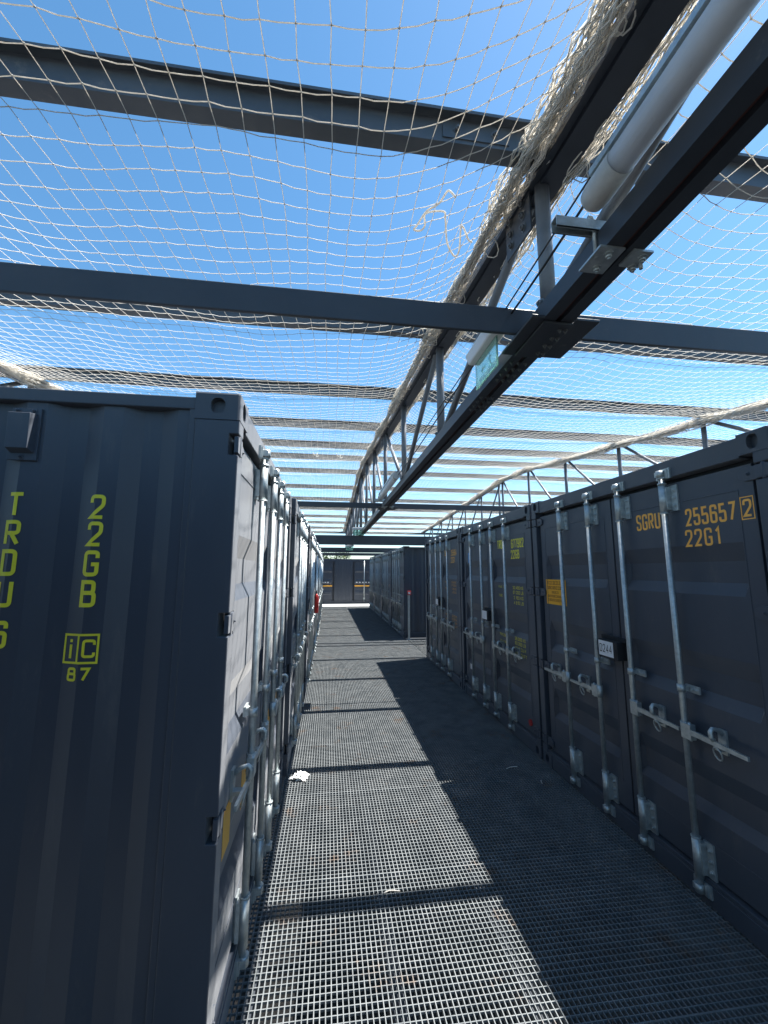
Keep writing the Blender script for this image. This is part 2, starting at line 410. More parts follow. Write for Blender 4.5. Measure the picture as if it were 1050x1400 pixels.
def handle_bm(y, d):
    """swinging door handle, pivoting on the bar at y and pointing to d (-1 left, +1 right)"""
    bm = bmesh.new(); z = .93
    def B(a0, a1, x0, x1, z0, z1):
        box(bm, x0, x1, *sorted((y + d * a0, y + d * a1)), z0, z1)
    tube(bm, [(BX, y, z - .045), (BX, y, z + .045)], .0235, 12)
    B(-.004, .062, BX - .010, BX + .026, z - .042, z + .042)    # hub fork
    tube(bm, [(BX + .012, y + d * .046, z - .052), (BX + .012, y + d * .046, z + .052)], .008, 8)
    pts = [(.05, .0), (.10, .004), (.20, .002), (.26, -.004), (.385, -.010)]
    hw = [.015, .015, .014, .012, .010]
    xa = [BX + .018, BX + .022, BX + .022, BX + .016, BX + .008]
    prev = None
    for (a, dz), w, x in zip(pts, hw, xa):
        cur = [bm.verts.new(q) for q in ((x - .006, y + d * a, z + dz - w), (x + .006, y + d * a, z + dz - w), (x + .006, y + d * a, z + dz + w), (x - .006, y + d * a, z + dz + w))]
        if prev:
            for i in range(4): bm.faces.new((prev[i], prev[(i + 1) % 4], cur[(i + 1) % 4], cur[i]))
        else: bm.faces.new(cur[::-1])
        prev = cur
    bm.faces.new(prev)
    # retainer: hook plate above, padlock eye below
    B(.178, .228, DX - .001, DX + .012, z - .062, z + .066)
    hook = [(BX + .022, y + d * .205, z + .016), (BX + .034, y + d * .205, z + .028), (BX + .036, y + d * .205, z + .058), (BX + .022, y + d * .205, z + .074), (BX - .004, y + d * .205, z + .068), (DX + .01, y + d * .205, z + .045)]
    tube(bm, hook, [.013, .013, .012, .011, .011, .012], 8)
    ring = [(BX + .012 + .010 * math.sin(t), y + d * (.215 + .024 * math.cos(t)), z - .052 + .034 * math.sin(t)) for t in [2 * PI * i / 12 for i in range(12)]]
    tube(bm, ring, .005, 6, closed=True)
    B(.195, .235, DX + .01, BX + .014, z - .035, z - .018)
    return bm

def hinge_bm(y, d, z):
    bm = bmesh.new()
    a, b_ = sorted((y, y + d * .125))
    box(bm, -.018, -.001, *sorted((y + d * .085, y + d * .004)), z - .034, z + .034)
    prism(bm, [(y + d * .06, z - .036), (y + d * .155, z - .036), (y + d * .185, z - .018), (y + d * .185, z + .018), (y + d * .155, z + .036), (y + d * .06, z + .036)], DX - .002, DX + .016, 'x')
    tube(bm, [(-.009, y + d * .045, z - .042), (-.009, y + d * .045, z + .042)], .012, 10)
    bolt(bm, (DX + .016, y + d * .135, z), (1, 0, 0), .008, .003)
    return bm

def make_container(name='shipping_container'):
    root = link(name, None); root.empty_display_size = .3
    obj('frame', frame_bm(), M['paint'], root, .004)
    for s in (0, 1): obj('side_wall', side_wall_bm(s), M['paint'], root)
    bm = bmesh.new(); box(bm, -LEN + .16, -.09, .05, W - .05, 2.53, 2.555)
    obj('roof', bm, M['paint'], root)
    bm = bmesh.new(); box(bm, -LEN + .03, -LEN + .06, .07, W - .07, .14, 2.48)
    obj('rear_wall', bm, M['paint'], root)
    obj('door_seal', seal_bm(), M['paint_dark'], root)
    for sx in (0, 1):
        for sy in (0, 1):
            for sz in (0, 1): obj('corner_casting', corner_casting(sx, sy, sz), M['paint'], root)
    for k in (0, 1):
        d = obj('door', leaf_bm(k), M['paint'], root, .006)
        s = -1 if k == 0 else 1
        for y in BARS[k]:
            obj('locking_bar', bar_bm(y), M['galv'], d)
            obj('bar_handle', handle_bm(y, s), M['galv'], d)
        for z in (2.371, 1.655, .94, .228):
            obj('hinge', hinge_bm(0.0 if k == 0 else W, -s, z), M['paint'], d, .003)
    return root

def kids(o, name): return [c for c in o.children if c.name.split('.')[0] == name]

def copy_tree(o):
    c = o.copy(); COL.objects.link(c)
    for ch in o.children:
        q = ch.copy(); COL.objects.link(q); q.parent = c
        for g in ch.children:
            w = g.copy(); COL.objects.link(w); w.parent = q
    return c

def door_pt(dx=.0015):
    return lambda a, b_: (DX + dx, a, b_)

def lock_box(root, code):
    bm = bmesh.new(); box(bm, DX + .001, DX + .080, 1.065, 1.275, 1.215, 1.345)
    box(bm, DX + .001, DX + .035, 1.04, 1.30, 1.345, 1.372); tube(bm, [(DX + .080, 1.256, 1.28), (DX + .085, 1.256, 1.28)], .013, 12)
    lb = obj('lock_box', bm, M['paint_dark'], root, .004)
    bm = bmesh.new(); box(bm, DX + .0805, DX + .083, 1.070, 1.232, 1.228, 1.338)
    obj('label_plate', bm, M['white'], lb)
    if code:
        bm = bmesh.new(); text(bm, code, .060, 1.151, 1.254, lambda a, b_: (DX + .0838, a, b_), bold=.11, width=.135, center=True)
        obj('marking', bm, M['black'], lb)
    return lb

def door_text(root, k, items, m):
    """items: (string, cap height, left y, baseline z, width)"""
    for s, h, a, b_, w in items:
        bm = bmesh.new(); text(bm, s, h, a, b_, door_pt(), width=w); obj('marking', bm, m, kids(root, 'door')[k])

# ------------------------------------------------------------------ place the containers
PITCH = 2.47
XR, XL = 2.158, -.372
proto = make_container()
left_rows = ['nearest container of the left row, its corrugated side marked 22GB facing the camera',
             'second container of the left row, next behind the one with the 22GB side',
             'third container of the left row, doors sunlit, two behind the one with the 22GB side',
             'fourth container of the left row, the one with a red fire extinguisher on its post',
             'container of the left row just beyond the red fire extinguisher',
             'container of the left row second beyond the red fire extinguisher, under the far thick beam',
             'last but one container of the left row, before the white floor strip',
             'last container of the left row, beside the white floor strip at the far end']
lefts = []
off = [0, .042, .076, .09, .105, .10, .095, .095]
for i in range(8):
    c = proto if i == 0 else copy_tree(proto)
    c.location = (XL + off[i], 1.68 + PITCH * i, 0); c.rotation_euler = (0, 0, 0)
    tag(c, left_rows[i], 'shipping container', 'containers in the left row'); lefts.append(c)
right_rows = [('dark container with orange 22G1 marking and D244 lock box on its right doors', 1.68 + PITCH),
              ('dark container with lime 677982 marking and blue sticker, between two orange marked ones', 1.68 + 2 * PITCH),
              ('dark container with small orange markings at the corner of the cross aisle', 1.68 + 3 * PITCH),
              ('container beyond the cross aisle with its flat dark side behind the red alarm post', 11.70 + PITCH),
              ('second container beyond the cross aisle in the far right row', 11.70 + 2 * PITCH),
              ('third container beyond the cross aisle in the far right row', 11.70 + 3 * PITCH),
              ('last container of the far right row, nearest to the end container', 11.70 + 4 * PITCH)]
rights = []
for i, (lab, yy) in enumerate(right_rows):
    c = copy_tree(proto); c.location = (XR + (0 if i < 3 else -.008), yy - .016, 0); c.rotation_euler = (0, 0, PI)
    tag(c, lab, 'shipping container', 'containers in the right row' if i < 3 else 'containers in the far right row'); rights.append(c)

for lab, x, y, q in (('unseen container added left of the camera to shade the near side wall', XL, -2.2, 0), ('unseen container added right of the camera for shade, next to the D244 one', XR, 1.654, PI)):  # out-of-view containers added to shade the near side wall
    c = copy_tree(proto); c.location = (x, y, 0); c.rotation_euler = (0, 0, q); tag(c, lab, 'shipping container', 'added unseen containers beside the camera')
A, B, C = rights[:3]
def code_text(root, m, owner, num, size, chk=None):
    it = [(owner, .112, 1.478, 2.148, .208), (num, .107, 1.888, 2.138, .315), (size, .104, 1.872, 2.012, .215)]
    door_text(root, 1, it, m)
code_text(A, M['orange'], 'SGRU', '255657', '22G1')
bm = bmesh.new(); frame_rect(bm, 2.285, 2.362, 2.128, 2.258, .0055, lambda a, b_: (-.0008 if a > 2.35 else -.0008, a, b_))
dA = kids(A, 'door')[1]
bm.free()
bm = bmesh.new(); frame_rect(bm, 2.232, 2.304, 2.135, 2.258, .0055, door_pt()); text(bm, '2', .094, 2.268, 2.150, door_pt(), width=.044, center=True)
obj('marking', bm, M['orange'], dA)
# amber warning sticker on the left leaf of A
bm = bmesh.new(); box(bm, DX + .0005, DX + .0015, .183, .530, 1.545, 1.785)
st = obj('warning_sticker', bm, M['amber'], A, label='amber warning sticker with brown print')
bm = bmesh.new(); P = lambda a, b_: (DX + .0024, a, b_)
rnd = random.Random(3)
for (z, h, a0, a1, n) in ((1.735, .034, .205, .505, 11), (1.690, .030, .205, .49, 9), (1.651, .022, .285, .405, 7), (1.613, .022, .215, .51, 15), (1.575, .024, .215, .515, 14)):
    w = (a1 - a0) / n
    for i in range(n):
        a = a0 + i * w; ww = w * rnd.uniform(.6, .85)
        rect(bm, a, a + ww, z, z + h * .22, P); rect(bm, a, a + ww, z + h * .78, z + h, P); rect(bm, a, a + ww * .3, z + h * .22, z + h * .78, P)
        if rnd.random() < .6: rect(bm, a + ww * .65, a + ww, z + h * .22, z + h * .78, P)
        if rnd.random() < .6: rect(bm, a + ww * .3, a + ww * .65, z + h * .45, z + h * .58, P)
obj('marking', bm, M['brown'], st)
lock_box(A, 'D244'); lock_box(B, ''); lock_box(C, '')
code_text(B, M['yellow'], 'TRDU', '677982', '22GB')
def data_panel(root, m):
    t = [('MAX. GR.', .034, 1.47, 1.655, .24), ('30.480 KG', .036, 1.885, 1.655, .26), ('67.200 LB', .036, 1.885, 1.600, .26),
         ('TARE', .034, 1.47, 1.545, .11), ('2.180 KG', .036, 1.90, 1.540, .24), ('4.810 LB', .036, 1.90, 1.482, .24),
         ('PAYLOAD', .036, 1.47, 1.065, .19), ('28.300 KG', .036, 1.885, 1.075, .26), ('62.390 LB', .036, 1.885, 1.022, .26),
         ('CU. CAP.', .034, 1.47, .985, .19), ('33.2 CU.M', .036, 1.885, .965, .26), ('1.172 CU.FT', .036, 1.885, .905, .28)]
    return door_text(root, 1, t, m)
data_panel(B, M['yellow']); data_panel(C, M['orange'])
code_text(C, M['orange'], 'SGRU', '255684', '22G1')
bm = bmesh.new(); box(bm, DX + .0005, DX + .0015, .325, .43, 1.99, 2.15); obj('blue_sticker', bm, M['blue'], B)
bm = bmesh.new(); box(bm, DX + .0005, DX + .0015, .30, .46, .40, .475); obj('white_sticker', bm, M['white'], B)
bm = bmesh.new(); tube(bm, [(DX, 2.19, .265), (DX + .012, 2.19, .265)], .034, 16); obj('red_reflector', bm, M['red'], B)
for z in (2.10, 1.62): 
    bm = bmesh.new(); box(bm, DX + .0005, DX + .0015, .80, .88, z, z + .1); obj('white_sticker', bm, M['white'], C)
# left row door prints (orange, low on the doors) and the big side lettering of the nearest one
for c, ks in ((lefts[0], (0, 1)), (lefts[1], (1,))):
    for k in ks:
        y0 = .23 if k == 0 else 1.48
        for dy in (0, .36):
            bm = bmesh.new(); box(bm, DX + .0005, DX + .0015, y0 + dy, y0 + dy + .13, .70, .88); obj('amber_sticker', bm, M['amber'], kids(c, 'door')[k])
L0 = lefts[0]
def side_pt(a, b_): return (a, .016 - .0018, b_)
def side_mark(fill):
    bm = bmesh.new(); fill(bm)
    for x, d in CP:
        if x > -1.3:
            bmesh.ops.bisect_plane(bm, geom=bm.verts[:] + bm.edges[:] + bm.faces[:], plane_co=(x, 0, 0), plane_no=(1, 0, 0))
    for v in bm.verts: v.co.y += corr_depth(v.co.x)
    obj('marking', bm, M['yellow'], kids(L0, 'side_wall')[0])
for ch, z0, z1, a0, a1 in (('2', 2.056, 2.151, -.542, -.485), ('2', 1.951, 2.046, -.542, -.485), ('G', 1.838, 1.936, -.545, -.487), ('B', 1.725, 1.825, -.545, -.487),
                           ('T', 2.058, 2.153, -.828, -.769), ('R', 1.951, 2.047, -.828, -.769), ('D', 1.840, 1.938, -.828, -.769), ('U', 1.727, 1.826, -.828, -.769),
                           ('6', 1.582, 1.680, -.828, -.769)):
    side_mark(lambda bm: text(bm, ch, z1 - z0, a0, z0, side_pt, width=a1 - a0, bold=.15))
def ic(bm):
    frame_rect(bm, -.592, -.458, 1.522, 1.629, .008, side_pt)
    rect(bm, -.536, -.528, 1.530, 1.621, side_pt)
side_mark(ic)
side_mark(lambda bm: rect(bm, -.567, -.556, 1.541, 1.590, side_pt)); side_mark(lambda bm: rect(bm, -.567, -.556, 1.598, 1.609, side_pt))
side_mark(lambda bm: text(bm, 'C', .066, -.517, 1.543, side_pt, width=.048, bold=.15))
side_mark(lambda bm: text(bm, '87', .049, -.567, 1.461, side_pt, width=.088, bold=.19))
# ventilator box on the near side wall
bm = bmesh.new()
x0, x1 = -.845, -.742
box(bm, x0, x1, .006, .0155, 2.275, 2.482)
hexa(bm, [(x0 + .012, -.026, 2.315), (x1 - .016, -.026, 2.315), (x0 + .012, .006, 2.302), (x1 - .010, .006, 2.302),
          (x0 + .012, -.030, 2.452), (x1 - .016, -.030, 2.452), (x0 + .012, .006, 2.458), (x1 - .010, .006, 2.458)])
for q in ((x0 + .02, 2.470), (x1 - .025, 2.470), (x0 + .05, 2.288)): bolt(bm, (q[0], .006, q[1]), (0, -1, 0), .007, .004)
obj('vent', bm, M['paint'], L0, .003)

# ------------------------------------------------------------------ end container closing the corridor
YE = 24.4
ec = empty('end_container', (1.0, YE, 0), 'wide dark container across the far end with two orange stripes', 'shipping container')
bm = bmesh.new()   # local coordinates around (1.0, YE)
for x0, x1 in ((-2.6, -2.42), (2.44, 2.62)): box(bm, x0, x1, 0, .16, 0, 2.591)
box(bm, -2.42, 2.44, .0, .10, 2.44, 2.585); box(bm, -2.42, 2.44, .0, .12, .0, .17)
box(bm, -2.6, 2.62, .20, 2.4, .02, 2.56)
obj('frame', bm, M['paint'], ec, .006)
bm = bmesh.new()
box(bm, -.62, .44, -.012, .06, .17, 2.44)
for i in range(6):
    x = -.54 + i * .17; box(bm, x, x + .06, -.026, -.012, .22, 2.40)
obj('flat_panel', bm, M['paint'], ec, .004)
for x0, x1 in ((-2.40, -.72), (.54, 2.42)):
    bm = bmesh.new(); box(bm, x0, x1, .045, .08, .18, 2.43)
    for z in (.55, 1.2, 1.85): hexa(bm, [(x0 + .06, .02, z), (x1 - .06, .02, z), (x0 + .06, .045, z - .05), (x1 - .06, .045, z - .05), (x0 + .06, .02, z + .12), (x1 - .06, .02, z + .12), (x0 + .06, .045, z + .22), (x1 - .06, .045, z + .22)])
    d = obj('door', bm, M['paint'], ec, .004)
    bm = bmesh.new(); box(bm, x0 + .02, x1 - .02, .010, .018, .985, 1.06); obj('orange_stripe', bm, M['orange'], d)
    bm = bmesh.new()
    for i in range(9):
        a = x0 + .1 + i * (x1 - x0 - .25) / 9; box(bm, a, a + .09, .012, .018, 1.20, 1.25)
    obj('white_print', bm, M['white'], d)
    for y in ((1.12,) if x0 > 0 else (-1.34,)):
        bm = bmesh.new(); tube(bm, [(y, -.02, .12), (y, -.02, 2.48)], .022, 10)
        for z in (.3, 2.3): box(bm, y - .05, y + .05, -.03, .05, z - .05, z + .05)
        obj('locking_bar', bm, M['galv'], d)

# ------------------------------------------------------------------ floor, ground
bm = bmesh.new()
def grating(x0, x1, y0, y1, px=.025, py=.033):
    n = int(round((x1 - x0) / px))
    for i in range(n + 1):
        x = x0 + i * px; box(bm, x - .0022, x + .0022, y0, y1, -.024, 0)
    n = int(round((y1 - y0) / py))
    for i in range(n + 1):
        y = y0 + i * py; box(bm, x0, x1, y - .0021, y + .0021, -.011, -.0012)
grating(-.42, 2.205, -1.2, 22.6)
for k in range(-4, 22):                                   # panel joints: a banding bar each side of a thin gap
    y = 2.825 + .99 * k
    if -1.1 < y < 22.5: box(bm, -.42, 2.205, y - .0035, y + .0035, -.030, .0010)
wf = struct(obj('walkway', bm, M['grate'], recalc=False))
bm = bmesh.new(); grating(2.232, 8.2, 9.12, 11.66, .033, .033); struct(obj('cross_aisle_floor', bm, M['grate'], recalc=False))
bm = bmesh.new(); grating(-6.2, -.447, -1.2, 1.66, .033, .033); struct(obj('side_aisle_floor', bm, M['grate'], recalc=False))
bm = bmesh.new(); box(bm, -.5, 2.7, 22.62, 24.38, -.03, .006); struct(obj('end_floor', bm, M['plate']))  # flat floor before the end container, paler than the grating
bm = bmesh.new()
V = [bm.verts.new(q) for q in ((-900, -900, -2.7), (900, -900, -2.7), (900, 900, -2.7), (-900, 900, -2.7))]; bm.faces.new(V)
struct(obj('ground', bm, M['ground']))
# support joists under the grating
bm = bmesh.new()
for x in (-.3, .35, .95, 1.55, 2.1): box(bm, x - .03, x + .03, -1.2, 22.6, -.18, -.034)
struct(obj('walkway_subframe', bm, M['steel']))

# ------------------------------------------------------------------ roof frame
CZ = 1.859
JY = [1.375 + 1.65 * k for k in range(-2, 14)]
JH = {0: 1.712, 1: 1.909, 2: 2.085, 3: 2.26, 4: 2.441, 5: 2.648, 6: 2.714, 7: 2.603, 8: 2.50, 9: 2.41, 10: 2.32, 11: 2.24, 12: 2.16, 13: 2.08}
JZ = [CZ + JH.get(k, 1.712 + .185 * k) for k in range(-2, 14)]
def zj(y):  # underside of the joists at y
    if y <= JY[0]: return JZ[0] + (y - JY[0]) * .11
    for a, b_, za, zb in zip(JY, JY[1:], JZ, JZ[1:]):
        if a <= y <= b_: return za + (zb - za) * (y - a) / (b_ - a)
    return JZ[-1]
names = ['joist overhead', 'first', 'nearest', 'second', 'third', 'fourth', 'fifth', 'sixth', 'seventh', 'eighth', 'ninth', 'tenth', 'eleventh', 'twelfth', 'thirteenth', 'fourteenth']
for i, (y, z) in enumerate(zip(JY, JZ)):
    k = i - 2
    if k < 0: continue
    bm = bmesh.new(); t = .004; sg = [(y - .040, z + .112), (y + t, z + .112), (y + t, z + t), (y + .066, z + t), (y + .066, z), (y, z), (y, z + .108), (y - .036, z + .108), (y - .036, z + .098), (y - .040, z + .098)]
    A_ = [bm.verts.new((-8.5, a, b_)) for a, b_ in sg]; B_ = [bm.verts.new((11.5, a, b_)) for a, b_ in sg]
    for q in range(len(sg)): bm.faces.new((A_[q], A_[(q + 1) % len(sg)], B_[(q + 1) % len(sg)], B_[q]))
    bm.faces.new(A_[::-1]); bm.faces.new(B_)
    o = obj('roof_joist', bm, M['joist'])
    for xs_ in ((.42, .70), (4.62, 4.90), (-3.72, -3.44)):
        bm = bmesh.new(); box(bm, xs_[0], xs_[1], y - .005, y - .0005, z + .018, z + .095); pl = obj('splice_plate', bm, M['joist'], o)
        for bx_ in (xs_[0] + .06, xs_[1] - .06):
            bm = bmesh.new(); bolt(bm, (bx_, y - .005, z + .056), (0, -1, 0), .011, .009); obj('bolt', bm, M['bolt'], pl)
    tag(o, 'nearest thin grey joist crossing above the net at the top of the photo' if k == 0 else
        'thin grey roof joist above the net, %s from the camera' % ['', 'second', 'third', 'fourth', 'fifth', 'sixth', 'seventh', 'eighth', 'ninth', 'tenth', 'eleventh', 'twelfth', 'thirteenth', 'fourteenth'][k],
        'joist', 'roof joists above the net')

TX0, TX1 = .832, .962          # main truss
APEX = 11.45
PY = [-.21 + 1.65 * k for k in range(0, 14)]
PY = [y + .02 for y in PY]     # posts: -.19, 1.46, 3.11, 4.76, ...
def cz(y): return zj(y) - .075   # top chord underside

def truss(xc, label, rich, y0=-1.2, y1=22.2):
    hw = (TX1 - TX0) / 2
    root = empty('roof_truss', (xc, 1.6, 0), label, 'truss', 'lattice trusses along the roof')
    def T(o): o.location = (-xc, -1.6, 0); return o
    bm = bmesh.new(); zb = 2.86
    box(bm, xc - hw, xc - .012, y0, y1, zb, zb + .006); box(bm, xc + .012, xc + hw, y0, y1, zb, zb + .006)
    box(bm, xc - hw, xc - hw + .006, y0, y1, zb + .006, zb + .075); box(bm, xc + hw - .006, xc + hw, y0, y1, zb + .006, zb + .075)
    box(bm, xc - .018, xc - .012, y0, y1, zb + .006, zb + .075); box(bm, xc + .012, xc + .018, y0, y1, zb + .006, zb + .075)
    bc = T(obj('bottom_chord', bm, M['steel'], root))
    bm = bmesh.new(); box(bm, xc - .0119, xc + .0119, y0, y1, zb + .020, zb + .026); obj('slot_strip', bm, M['rust'], bc)
    bm = bmesh.new()
    ys = [y0] + [y for y in JY if y0 < y < y1] + [y1]
    for xa, xb, dz in ((xc - hw, xc - hw + .030, .012), (xc - hw + .034, xc + hw, 0)):
        for a, b_ in zip(ys, ys[1:]):
            hexa(bm, [(xa, a, cz(a) + dz), (xb, a, cz(a) + dz), (xa, b_, cz(b_) + dz), (xb, b_, cz(b_) + dz),
                      (xa, a, cz(a) + .07), (xb, a, cz(a) + .07), (xa, b_, cz(b_) + .07), (xb, b_, cz(b_) + .07)])
    T(obj('top_chord', bm, M['steel'], root))
    px = xc - .012
    posts = [y for y in PY if y0 < y < y1]
    for y in posts:
        for yy in ((y,) if abs(y - 11.36) > .3 else (11.30, 11.56)):
            bm = bmesh.new(); tube(bm, [(px, yy, zb + .02), (px, yy, cz(yy) + .03)], .031, 14)
            bolt(bm, (px - .031, yy, zb + .10), (-1, 0, 0), .014, .012)
            T(obj('post', bm, M['tube'], root))
    for i, (a, b_) in enumerate(zip(posts, posts[1:])):
        down = (a < 3.5 and rich) or a > 11.0
        p, q = ((px, a + .10, cz(a + .1)), (px, b_ - .06, zb + .08)) if down else ((px, a + .06, zb + .08), (px, b_ - .10, cz(b_ - .1)))
        bm = bmesh.new(); tube(bm, [p, q], .024, 12); T(obj('diagonal', bm, M['tube'], root))
    if rich:
        for y in (posts[1], posts[4]):
            bm = bmesh.new(); z = cz(y)
            hexa(bm, [(xc - .055, y + .03, z - .17), (xc - .045, y + .03, z - .17), (xc - .055, y + .27, z - .14), (xc - .045, y + .27, z - .14),
                      (xc - .055, y + .03, z + .02), (xc - .045, y + .03, z + .02), (xc - .055, y + .27, z + .045), (xc - .045, y + .27, z + .045)])
            g = T(obj('gusset_plate', bm, M['steel'], root, .003))
            for dy in (.09, .21):
                for dz in (-.12, -.06, 0):
                    bm = bmesh.new(); bolt(bm, (xc - .055, y + dy, z + dz + dy * .1), (-1, 0, 0), .013, .012); obj('bolt', bm, M['bolt'], g)
        for yb in (1.6, 6.5):
            bm = bmesh.new()
            for xa, xb in ((xc - hw - .055, xc - hw - .002), (xc + hw + .006, xc + hw + .105)): box(bm, xa, xb, yb - .20, yb + .09, zb - .004, zb + .008)
            box(bm, xc - hw + .004, xc + hw + .004, yb - .18, yb + .085, zb - .012, zb - .002)
            f = T(obj('splice_plate', bm, M['steel'], root, .002))
            for dy in (-.14, -.08, -.02, .04):
                for x in (xc + .03, xc + .055):
                    bm = bmesh.new(); bolt(bm, (x, yb + dy, zb - .012), (0, 0, -1), .0065, .006); obj('bolt', bm, M['bolt'], f)
            for dy in (.16, .22, .28, .34, .56, .62, .68, .74):
                for x in (xc - .04, xc - .005, xc + .03):
                    bm = bmesh.new(); bolt(bm, (x, yb + dy, zb), (0, 0, -1), .0065, .006); obj('bolt', bm, M['bolt'], f)
    return root
XC = (TX0 + TX1) / 2
XTR, XTL = 5.06, -3.27
truss(XC, 'dark lattice truss over the corridor with tube light and exit signs', True)
truss(XTR, 'lattice truss above the right container row, only upper half showing', False)
truss(XTL, 'lattice truss above the left row, mostly hidden behind the 22GB container', False)

# cross beams at bottom chord level
for y, z0, z1, th, lab in ((1.6, 2.908, 3.03, .018, 'nearest dark flat cross beam under the net, right across the photo'),
                           (6.5, 2.868, 2.955, .018, 'second thin dark cross beam, seen above the lime marked container'),
                           (11.4, 2.592, 2.85, .09, 'thick dark cross beam resting on the container tops at the cross aisle'),
                           (16.3, 2.60, 2.79, .09, 'dark cross beam seen just below the thick one, far down the corridor'),
                           (21.2, 2.66, 2.80, .09, 'farthest dark cross beam, just above the end container')):
    r = empty('cross_beam', (XC, y, z0), lab, 'beam', 'cross beams below the net')
    bm = bmesh.new()
    segs = ((-8.5, 11.5),)
    for a, b_ in segs: box(bm, a - XC, b_ - XC, 0, th, 0, z1 - z0)
    obj('beam', bm, M['steel'], r, .004)
    if z0 > 2.7:
        for x in (XTL, XTR):
            bm = bmesh.new(); box(bm, x - XC - .05, x - XC + .05, 0, th, 2.592 - z0, 0); box(bm, x - XC - .1, x - XC + .1, -.06, th + .06, 2.592 - z0, 2.602 - z0)
            obj('stub_leg', bm, M['steel'], r)

# ------------------------------------------------------------------ netting
def noise(x, y, s=0):
    return (math.sin(x * 1.7 + s) * math.cos(y * 1.3 + s * 2) + .6 * math.sin(x * 3.9 - y * 2.7 + s) + .4 * math.sin(x * 6.1 + y * 5.3 + 3 * s)) / 2

def net(name, label, xa, xb, y0, y1, left_pull, right_pull, seed, group):
    rnd = random.Random(seed)
    ds = [.0, .012, .028, .048, .075, .11, .155, .21, .28, .36]
    xs = [xa + d for d in ds] if left_pull else [xa]
    mid_a = xs[-1] + .095; mid_b = xb - .36 - .095 if right_pull else xb
    n = max(1, int((mid_b - mid_a) / .1)); xs += [mid_a + (mid_b - mid_a) * i / n for i in range(n + 1)]
    if right_pull: xs += [xb - d for d in ds[::-1]]
    m_ = int((y1 - y0) / .1)
    P = []
    for i, x in enumerate(xs):
        row = []
        dl = x - xa; dr = xb - x
        for j in range(m_ + 1):
            y = y0 + j * .1
            u = dl / (xb - xa)
            yo = 0
            if left_pull: yo += -.42 * math.exp(-dl / .22) + .09 * math.exp(-dl / .9) * math.sin(dl * 7.0 + y * .8)
            if right_pull: yo += -.40 * math.exp(-dr / .20) + .05 * math.exp(-dr / .8) * math.sin(dr * 6 + y * .9 + 2)
            xo = .028 * noise(x * 1.1, y * .8, seed) * min(1, 6 * dl, 6 * dr)
            yo += .05 * noise(x, y * 1.1, seed + 1)
            f = (y - JY[0]) / 1.65; f -= math.floor(f)
            sag = .075 * math.sin(PI * min(1, max(0, u))) + .05 * math.sin(PI * f) * math.sin(PI * min(1, max(0, u * 1))) ** .5
            e = math.exp(-dl / .12) if left_pull else 0
            e += math.exp(-dr / .12) if right_pull else 0
            yy = y + yo
            z = zj(yy) - .022 - sag - .03 * e + .012 * noise(x * 2.2, y * 2.4, seed + 5)
            row.append(Vector((x + xo + rnd.uniform(-.004, .004), yy + rnd.uniform(-.004, .004), z)))
        P.append(row)
    verts, faces = [], []
    def cord(pts, r):
        base = None
        for q, p in enumerate(pts):
            a = pts[max(0, q - 1)]; c = pts[min(len(pts) - 1, q + 1)]
            t = (c - a); s = Vector((t.y, -t.x, 0)); s.normalize()
            b0 = len(verts)
            verts.extend(((p.x + s.x * r, p.y + s.y * r, p.z - r * .5), (p.x - s.x * r, p.y - s.y * r, p.z - r * .5), (p.x, p.y, p.z + r)))
            if base is not None:
                for k in range(3): faces.append((base + k, base + (k + 1) % 3, b0 + (k + 1) % 3, b0 + k))
            base = b0
    for row in P: cord(row, .0016)
    for j in range(m_ + 1):
        pts = []
        for i in range(len(xs)):
            p = P[i][j]
            pts.append(p)
            if i < len(xs) - 1:
                q = P[i + 1][j]; mid = (p + q) * .5
                if (q - p).length > .05: mid.z -= .004; mid.y += rnd.uniform(-.003, .003)
                pts.append(mid)
        cord(pts, .0019)
    for i in range(len(xs)):
        for j in range(m_ + 1):
            p = P[i][j]
            if p.y < 7 and rnd.random() < .97:
                b0 = len(verts); r = .0043
                for d in ((r, 0, 0), (-r, 0, 0), (0, r * 1.2, 0), (0, -r * 1.2, 0), (0, 0, r), (0, 0, -r)): verts.append((p.x + d[0], p.y + d[1], p.z + d[2]))
                for f in ((0, 2, 4), (2, 1, 4), (1, 3, 4), (3, 0, 4), (2, 0, 5), (1, 2, 5), (3, 1, 5), (0, 3, 5)): faces.append(tuple(b0 + k for k in f))
    o = pyobj(name, verts, faces, M['cord'])
    return tag(o, label, 'net', group)
G = 'cream nets stretched under the roof'
net('net', 'cream knotted net over the left containers, left of the corridor truss', XTL + .06, TX0 - .01, -.9, 22.0, True, True, 11, G)
net('net', 'cream knotted net right of the corridor truss, over the D244 container', TX1 + .01, XTR - .06, -.9, 22.0, True, True, 23, G)
net('net', 'cream knotted net beyond the right truss, seen between its posts', XTR + .06, XTR + 5.2, .5, 20.0, True, False, 37, G)
net('net', 'cream knotted net beyond the left truss, behind the 22GB container', XTL - 4.0, XTL - .06, .5, 20.0, False, True, 41, G)

